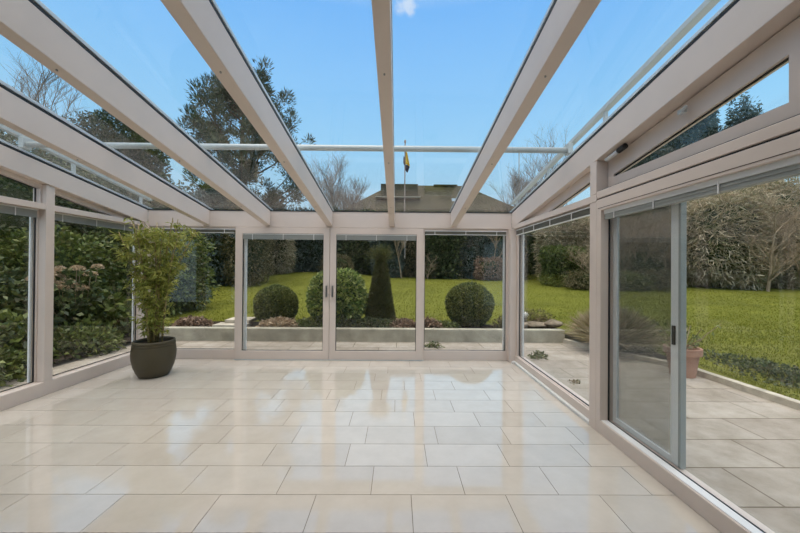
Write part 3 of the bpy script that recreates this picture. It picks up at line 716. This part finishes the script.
shrub(-4.0, 21.6, 1.0, .8, 1.2, M['olive'], 'low brown shrub on top of the lawn mound', 3500, .1, .05, name='rusty_shrub')
bare_tree(6.3, 21.6, 5.2, 'bare brown sapling above the right-hand boxwood ball', M['brown_twig'], 31, .5, 4, 4, .05)
bare_tree(2.0, 21.5, 1.9, 'arching bare shrub to the right of the cone topiary', M['brown_twig'], 32, 1.0, 3, 6, .03, .05, name='bare_shrub', cat='shrub')
bare_tree(.3, 21.5, 5.0, 'thin bare sapling just left of the cone topiary', M['brown_twig'], 33, .45, 4, 4, .05)

for i, x in enumerate(np.arange(-17, 34, 2.7)):
    shrub(float(x), 27.0 + .6 * math.sin(i * 2.1), 1.6, 1.3, 4.6 + .25 * math.sin(i * 1.7), M[('dark', 'mid', 'dark', 'olive')[i % 4]], 'bush of the continuous screen of greenery at the very back of the garden', 8000, .24, .13,
          name='screen_bush', group='screen of greenery at the very back', seed=200 + i)

# right-hand bank
shrub(8.9, 17.5, 1.0, .9, 2.2, M['mid'], 'green shrub at the left of the bank in the right corner pane', 12000, .12, .07)
shrub(12.2, 17.5, 1.7, 1.2, 1.9, M['mid'], 'bright green shrub low on the right-hand bank', 10000, .12, .07)
shrub(10.6, 15.6, 2.6, .8, 1.0, M['olive'], 'low brown undergrowth at the foot of the right-hand bank', 7000, .1, .05, name='undergrowth')
for i, (x, y, h, lb) in enumerate([(9.6, 15.6, 4.2, 'bare brown shrub nearest the corner post on the right-hand bank'), (10.9, 16.2, 4.6, 'bare brown shrub in the middle of the fixed right pane'),
                                   (12.2, 16.6, 4.8, 'bare brown shrub left of the middle post on the right-hand bank'), (13.6, 16.4, 4.6, 'bare brown shrub just behind the middle post')]):
    bare_tree(x, y, h, lb, M['brown_twig'], 50 + i, .7, 4, 6, .06, .03, name='bare_shrub', cat='shrub')
for i, (x, y, sx, h, mt, lb) in enumerate([(17.2, 17.2, 2.2, 5.2, 'twiggy', 'brownish hedge shrub just right of the grey sliding leaf'), (20.6, 17.6, 2.3, 5.8, 'twiggy', 'tallest brownish hedge shrub behind the middle of the sliding door lawn'),
                                           (23.8, 17.0, 2.3, 5.2, 'twiggy', 'brownish hedge shrub at the right edge of the sliding door view'), (12.6, 20.5, 2.6, 4.4, 'twiggy', 'brownish hedge shrub behind the grey sliding leaf')]):
    shrub(x, y, sx, 1.6, h, M[mt], lb, 16000, .38, .045, name='hedge_shrub', boxy=.5)
for i, (x, y, h, lb) in enumerate([(17.6, 15.4, 4.8, 'bare twiggy shrub right of the grey sliding leaf'), (19.6, 15.6, 5.4, 'bare twiggy shrub over the right-hand lawn'), (22.0, 15.4, 5.2, 'bare twiggy shrub at the far right of the lawn')]):
    bare_tree(x, y, h, lb, M['brown_twig'], 70 + i, .75, 4, 6, .07, .03, name='bare_shrub', cat='shrub')
for i, (x, y, h, sx, lb) in enumerate([(17.3, 23, 10.0, 1.7, 'hazy grey-green tree at the left of the transom window'), (20.6, 22.5, 12.3, 1.6, 'tallest hazy grey-green tree in the transom window'), (24.0, 22.5, 11.8, 1.1, 'hazy grey-green tree at the right of the transom window')]):
    shrub(x, y, sx, 1.6, h, M['reflect_green'], lb, 26000, .3, .09, name='neighbour_tree', cat='tree', lumps=.3, core=False, boxy=.3)

for i, (x, y, sx, h, lb) in enumerate([(9.9, 19.0, 1.5, 4.2, 'pale brown thicket behind the bare shrubs nearest the corner post'), (12.9, 18.6, 1.6, 4.6, 'pale brown thicket behind the bare shrubs next to the middle post')]):
    shrub(x, y, sx, .9, h, M['twiggy'], lb, 15000, .38, .04, name='brown_thicket', boxy=.5, core=False)
shrub(2.0, 24.6, 1.6, .8, 3.9, M['twiggy'], 'pale brown thicket high behind the cone topiary', 9000, .34, .045, name='brown_thicket', boxy=.5)
shrub(-7.4, 20.2, .9, .8, 4.0, M['twiggy'], 'brown thicket at the left side of the left sliding door view', 8000, .3, .045, name='brown_thicket', boxy=.5)

# left boundary
L_ = [(-6.6, 8.9, 1.2, 1.2, 2.6, 'mid', 'leafy green shrub seen just left of the potted plant'), (-8.4, 9.3, 1.6, 1.4, 4.2, 'dark', 'tall dark evergreen at the top of the first left pane'),
      (-7.3, 7.0, 1.1, 1.1, 2.2, 'mid', 'green shrub behind the dried flower heads'), (-9.4, 7.2, 1.8, 1.6, 4.6, 'dark', 'tall dark hedge evergreen left of the first left wall post'),
      (-9.0, 5.0, 1.6, 1.4, 4.2, 'mid', 'tall green hedge plant at the far left of the near pane'), (-7.0, 5.2, 1.0, 1.0, 1.5, 'dark', 'low dark clipped shrub outside the near left pane'),
      (-9.0, 2.6, 1.6, 1.6, 4.2, 'dark', 'tall dark hedge plant left of the viewer'), (-11.5, 10.5, 2.2, 2.0, 5.4, 'dark', 'big dark evergreen far behind the left hedge')]
for (x, y, sx, sy, h, mt, lb) in L_:
    shrub(x, y, sx, sy, h, M[mt], lb, 12000, .11, .06, z=-.03)
clump('leafy_perennial', 'broad-leaved green perennial outside the first left pane', 'plant', -5.9, 6.55, -.03, .75, .6, .95, 2200, .16, .08, M['mid'])
clump('leafy_perennial', 'low yellowish perennial at the foot of the first left pane', 'plant', -5.35, 5.6, -.03, .5, .6, .5, 2000, .10, .05, M['mid'])
clump('leafy_perennial', 'yellowish leafy plant outside the near left pane', 'plant', -5.6, 4.8, -.03, .5, .45, .8, 1800, .11, .06, M['mid'])
clump('leafy_perennial', 'low grey-green plant under the near left pane', 'plant', -5.2, 4.1, -.03, .45, .6, .4, 1600, .09, .05, M['mid'])
t = empty('hydrangea', 'hydrangea with flat dried pinkish flower heads outside the first left pane', 'shrub', (-6.05, 6.3, -.03))
m = MB(); Pf = []; Df = []
for i in range(22):
    y_, x_ = random.uniform(-.75, .35), random.uniform(-.25, .3); z_ = random.uniform(1.05, 1.5) - .2 * abs(y_)
    m.tube([(x_ * .2, y_ * .3, 0), (x_ * .7, y_ * .8, z_ * .6), (x_, y_, z_)], .006, 5)
    f = rdir(150); f[:, 2] = np.abs(f[:, 2]) * .9
    h = quads('flower_head', leaf_quads(np.array([x_, y_, z_]) + f * np.array([.08, .08, .07]), unit(f + RNG.normal(size=(150, 3)) * .5), .035, .03, 0, .7), M['pinkhead'], t)
m.build('stems', M['brown_twig'], t)
n = 1500; P = RNG.normal(size=(n, 3)) * np.array([.3, .42, .28]) + np.array([0, -.2, .7]); quads('foliage', leaf_quads(P, unit(RNG.normal(size=(n, 3))), .11, .07, .3, .4), M['dark'], t)

# tall pine
def pine(x, y, h, label, seed):
    z = float(zlawn(np.array(x), np.array(y))); t = empty('pine_tree', label, 'tree', (x, y, z)); r = random.Random(seed)
    tr = MB(); tr.tube([(0, 0, -.1), (.15, 0, h * .3), (-.1, .1, h * .6), (.1, 0, h * .96)], [.28, .22, .14, .03], 10); tr.build('trunk', M['bark'], t, 0, True)
    lb = MB(); P = []; D = []
    for i in range(40):
        q = r.uniform(.2, .97); a = i * 2.399; l = (4.7 * (1 - q) ** .6 + .7) * r.uniform(.75, 1.15)
        d = np.array([math.cos(a), math.sin(a), .55 + .6 * q]); d /= np.linalg.norm(d)
        p0 = np.array([0, 0, h * q]); pts = [p0, p0 + d * l * .5 + np.array([0, 0, -.15]), p0 + d * l + np.array([0, 0, .15])]
        if pts[2][2] > h: pts[2][2] = h - r.uniform(0, .5)
        lb.tube(pts, [.06, .04, .015], 5)
        for c in range(9):
            f = r.uniform(.35, 1.05); cp = p0 + (pts[2] - p0) * f + np.array([r.gauss(0, .3), r.gauss(0, .3), r.gauss(.05, .25)])
            v = unit(RNG.normal(size=(95, 3)) + np.array([0, 0, .5]) + d * .5); rr = r.uniform(.32, .55)
            P.append(cp + v * RNG.random((95, 1)) ** .6 * rr * np.array([.9, .9, 1.15])); D.append(v)
    lb.build('limbs', M['bark'], t); P = np.concatenate(P); D = unit(np.concatenate(D) + np.array([0, 0, .3]))
    quads('crown', leaf_quads(P, D, .24, .05, 0, 0), M['pine'], t)
pine(-9.0, 19.0, 11.9, 'tall dark pine rising above the left roof panes', 5)
bare_tree(-14.0, 15.6, 9.2, 'bare twiggy tree at the far left above the roof', M['twig'], 11, .5, 4, 7, .11)
shrub(-15.4, 18.0, 2.9, 2.0, 9.2, M['pine'], 'dark green tree left of the pine seen through the roof', 32000, .2, .08, name='evergreen_tree', cat='tree', lumps=.16, boxy=.3)
shrub(-17.5, 14.5, 2.6, 2.0, 6.4, M['dark'], 'dark green tree at the far left seen low through the roof', 30000, .16, .08, name='evergreen_tree', cat='tree', lumps=.14, boxy=.3)
for i, (x, y, h, lb) in enumerate([(-5.2, 30, 11.6, 'bare birch right of the pine'), (-7.3, 31, 10.4, 'bare birch half hidden behind the pine'), (-3.4, 29, 8.6, 'small bare tree left of the far house roof'),
                                   (12.2, 30, 12.2, 'tallest bare tree right of the far house roof'), (14.6, 31, 10.4, 'bare tree at the right end of the far house roof'), (10.0, 28.5, 9.0, 'bare tree tight against the right slope of the far house'),
                                   ]):
    bare_tree(x, y, h, lb, M['twig'], 90 + i, .5, 4, 7, .1, .2)
m = MB(); m.tube([(0, 0, -.1), (0, 0, 12.2)], .06, 8); m.tube([(-.35, 0, 12.0), (.35, 0, 12.0)], .04, 6); m.box(-.42, -.2, -.1, .1, 12.0, 12.25); m.box(.2, .42, -.1, .1, 12.0, 12.25)
o = m.build('antenna_mast', M['alu']); o.location = (11.9, 32, 1.0); tag(o, 'thin grey mast with two heads above the right-hand bare trees', 'mast')

# ------------------------------------------------------------------ far house and flag
h = empty('far_house', 'house with a dark mossy hipped roof beyond the back hedge', 'house', (4.0, 42, .6))
rx0, rx1, zr_, ze = -4.9, 4.6, 11.5, 3.6
m = MB(); V = [(-15.5, -9, ze), (16.5, -9, ze), (16.5, 9, ze), (-15.5, 9, ze), (rx0, 0, zr_), (rx1, 0, zr_)]
m.add(V, [(0, 1, 5, 4), (1, 2, 5), (2, 3, 4, 5), (3, 0, 4), (0, 3, 2, 1)]); m.build('roof', M['rooftile'], h)
m = MB(); m.box(-14.8, 15.8, -8.4, 8.4, -1, ze); m.build('house_wall', M['housewall'], h)
m = MB(); m.box(-6.0, -1.6, -3.2, 0, 9.3, 10.85); dm = m.build('dormer', M['rooftile'], h); m = MB(); m.box(-6.6, -1.3, -3.5, 0, 9.2, 9.32); m.build('ledge', M['concrete'], dm)
m = MB(); ya = -2.6; m.box(2.5, 3.2, ya - .35, ya + .25, 8.75, 9.25); m.build('roof_window', M['skylight'], h)
m = MB(); m.box(.6, 3.6, -.4, .4, 11.35, 11.56); m.build('ridge', M['rooftile'], h)
f = empty('flagpole', 'flagpole with a limp yellow and dark flag in front of the far house', 'flagpole', (.78, 36, .8))
m = MB(); m.tube([(0, 0, -.5), (0, 0, 14.5)], [.08, .06], 8); m.build('pole', M['pole'], f)
m = MB(); m.lathe([(.03, 0), (.11, .05), (.11, .3), (.05, .4)], 12, (0, 0, 14.4)); m.build('finial', M['pole'], f)
def flagpart(z0, z1, w0, w1, mt, name):
    m = MB(); V = []; nz, nx = 10, 5
    for j in range(nz + 1):
        for i in range(nx + 1):
            q = j / nz; w = w0 + (w1 - w0) * q; u = i / nx
            V.append((.05 + u * w, .12 * math.sin(u * 9 + q * 3), z0 + (z1 - z0) * q - .25 * u))
    F = [(j * (nx + 1) + i, j * (nx + 1) + i + 1, (j + 1) * (nx + 1) + i + 1, (j + 1) * (nx + 1) + i) for j in range(nz) for i in range(nx)]
    m.add(V, F); o = m.build(name, mt, f); s = o.modifiers.new('thick', 'SOLIDIFY'); s.thickness = .02; return o
flagpart(13.6, 12.1, .2, .5, M['flag_yellow'], 'yellow_cloth'); flagpart(12.1, 11.4, .5, .25, M['flag_dark'], 'dark_cloth')
flagpart(13.0, 12.2, .2, .12, M['flag_dark'], 'dark_cloth').location.x = -.22

# ------------------------------------------------------------------ light
def world():
    w = bpy.data.worlds.new('sky'); S.world = w; w.use_nodes = True; nt = w.node_tree
    bg = nt.nodes['Background']; tc = nt.nodes.new('ShaderNodeTexCoord'); sep = nt.nodes.new('ShaderNodeSeparateXYZ')
    nt.links.new(tc.outputs['Generated'], sep.inputs[0])
    r = nt.nodes.new('ShaderNodeValToRGB'); e = r.color_ramp.elements
    stops = [(0.0, (.70, .88, 1.0)), (.10, (.58, .85, 1.0)), (.35, (.34, .68, 1.0)), (.62, (.19, .50, .98)), (.70, (.5, .7, .98)), (.85, (1, .95, .88)), (1.0, (1, .94, .87))]
    while len(e) < len(stops): e.new(.5)
    for i, (p, c) in enumerate(stops): e[i].position = p; e[i].color = c + (1,)
    nt.links.new(sep.outputs['Z'], r.inputs['Fac'])
    # unseen bright cloud overhead, added to light room and garden
    st = nt.nodes.new('ShaderNodeMapRange'); st.interpolation_type = 'SMOOTHSTEP'
    st.inputs['From Min'].default_value = .66; st.inputs['From Max'].default_value = .9; st.inputs['To Min'].default_value = 1.0; st.inputs['To Max'].default_value = 3.65
    nt.links.new(sep.outputs['Z'], st.inputs['Value'])
    # one small wisp of cloud
    dot = nt.nodes.new('ShaderNodeVectorMath'); dot.operation = 'DISTANCE'
    v = Vector((.03, 1.0, .81)).normalized(); dot.inputs[1].default_value = v
    n = nt.nodes.new('ShaderNodeTexNoise'); n.inputs['Scale'].default_value = 22; n.inputs['Detail'].default_value = 6
    nt.links.new(tc.outputs['Generated'], dot.inputs[0]); nt.links.new(tc.outputs['Generated'], n.inputs['Vector'])
    ma = nt.nodes.new('ShaderNodeMath'); ma.operation = 'MULTIPLY_ADD'; ma.inputs[1].default_value = -.10
    nt.links.new(n.outputs['Fac'], ma.inputs[0]); nt.links.new(dot.outputs['Value'], ma.inputs[2])
    mr = nt.nodes.new('ShaderNodeMapRange'); mr.interpolation_type = 'SMOOTHSTEP'; mr.inputs['From Min'].default_value = -.02; mr.inputs['From Max'].default_value = -.045
    mr.inputs['To Min'].default_value = 0; mr.inputs['To Max'].default_value = .6; nt.links.new(ma.outputs[0], mr.inputs['Value'])
    mx = nt.nodes.new('ShaderNodeMix'); mx.data_type = 'RGBA'; mx.inputs['B'].default_value = (.85, .9, .96, 1)
    nt.links.new(mr.outputs[0], mx.inputs['Factor']); nt.links.new(r.outputs['Color'], mx.inputs['A'])
    nt.links.new(mx.outputs['Result'], bg.inputs['Color']); nt.links.new(st.outputs[0], bg.inputs['Strength'])
world()
sun = bpy.data.lights.new('sun', 'SUN'); sun.energy = .9; sun.angle = math.radians(85); sun.color = (1, .93, .84)
so = bpy.data.objects.new('sun', sun); C.objects.link(so); so.rotation_euler = (math.radians(28), math.radians(-14), 0)

# ------------------------------------------------------------------ camera
yaw, pit, rol = .0089, .0055, .0077
Fw = Vector((math.sin(yaw) * math.cos(pit), math.cos(yaw) * math.cos(pit), math.sin(pit)))
r0 = Vector((math.cos(yaw), -math.sin(yaw), 0)); u0 = Vector((-math.sin(yaw) * math.sin(pit), -math.cos(yaw) * math.sin(pit), math.cos(pit)))
c_, s_ = math.cos(rol), math.sin(rol); Rr = r0 * c_ + u0 * s_; Up = u0 * c_ - r0 * s_
cam = bpy.data.cameras.new('camera'); co = bpy.data.objects.new('camera', cam); C.objects.link(co)
mw = Matrix.Identity(4)
for i in range(3): mw[i][0] = Rr[i]; mw[i][1] = Up[i]; mw[i][2] = -Fw[i]
mw[2][3] = 1.437; co.matrix_world = mw
cam.sensor_fit = 'HORIZONTAL'; cam.sensor_width = 36; cam.lens = 36 * 327.44 / 800; cam.clip_start = .02; cam.clip_end = 500
S.camera = co
vs = S.view_settings; vs.view_transform = 'Standard'; vs.look = 'None'; vs.gamma = 1; vs.use_curve_mapping = False; vs.exposure = 0
S.cycles.transparent_max_bounces = 24; S.cycles.max_bounces = 10
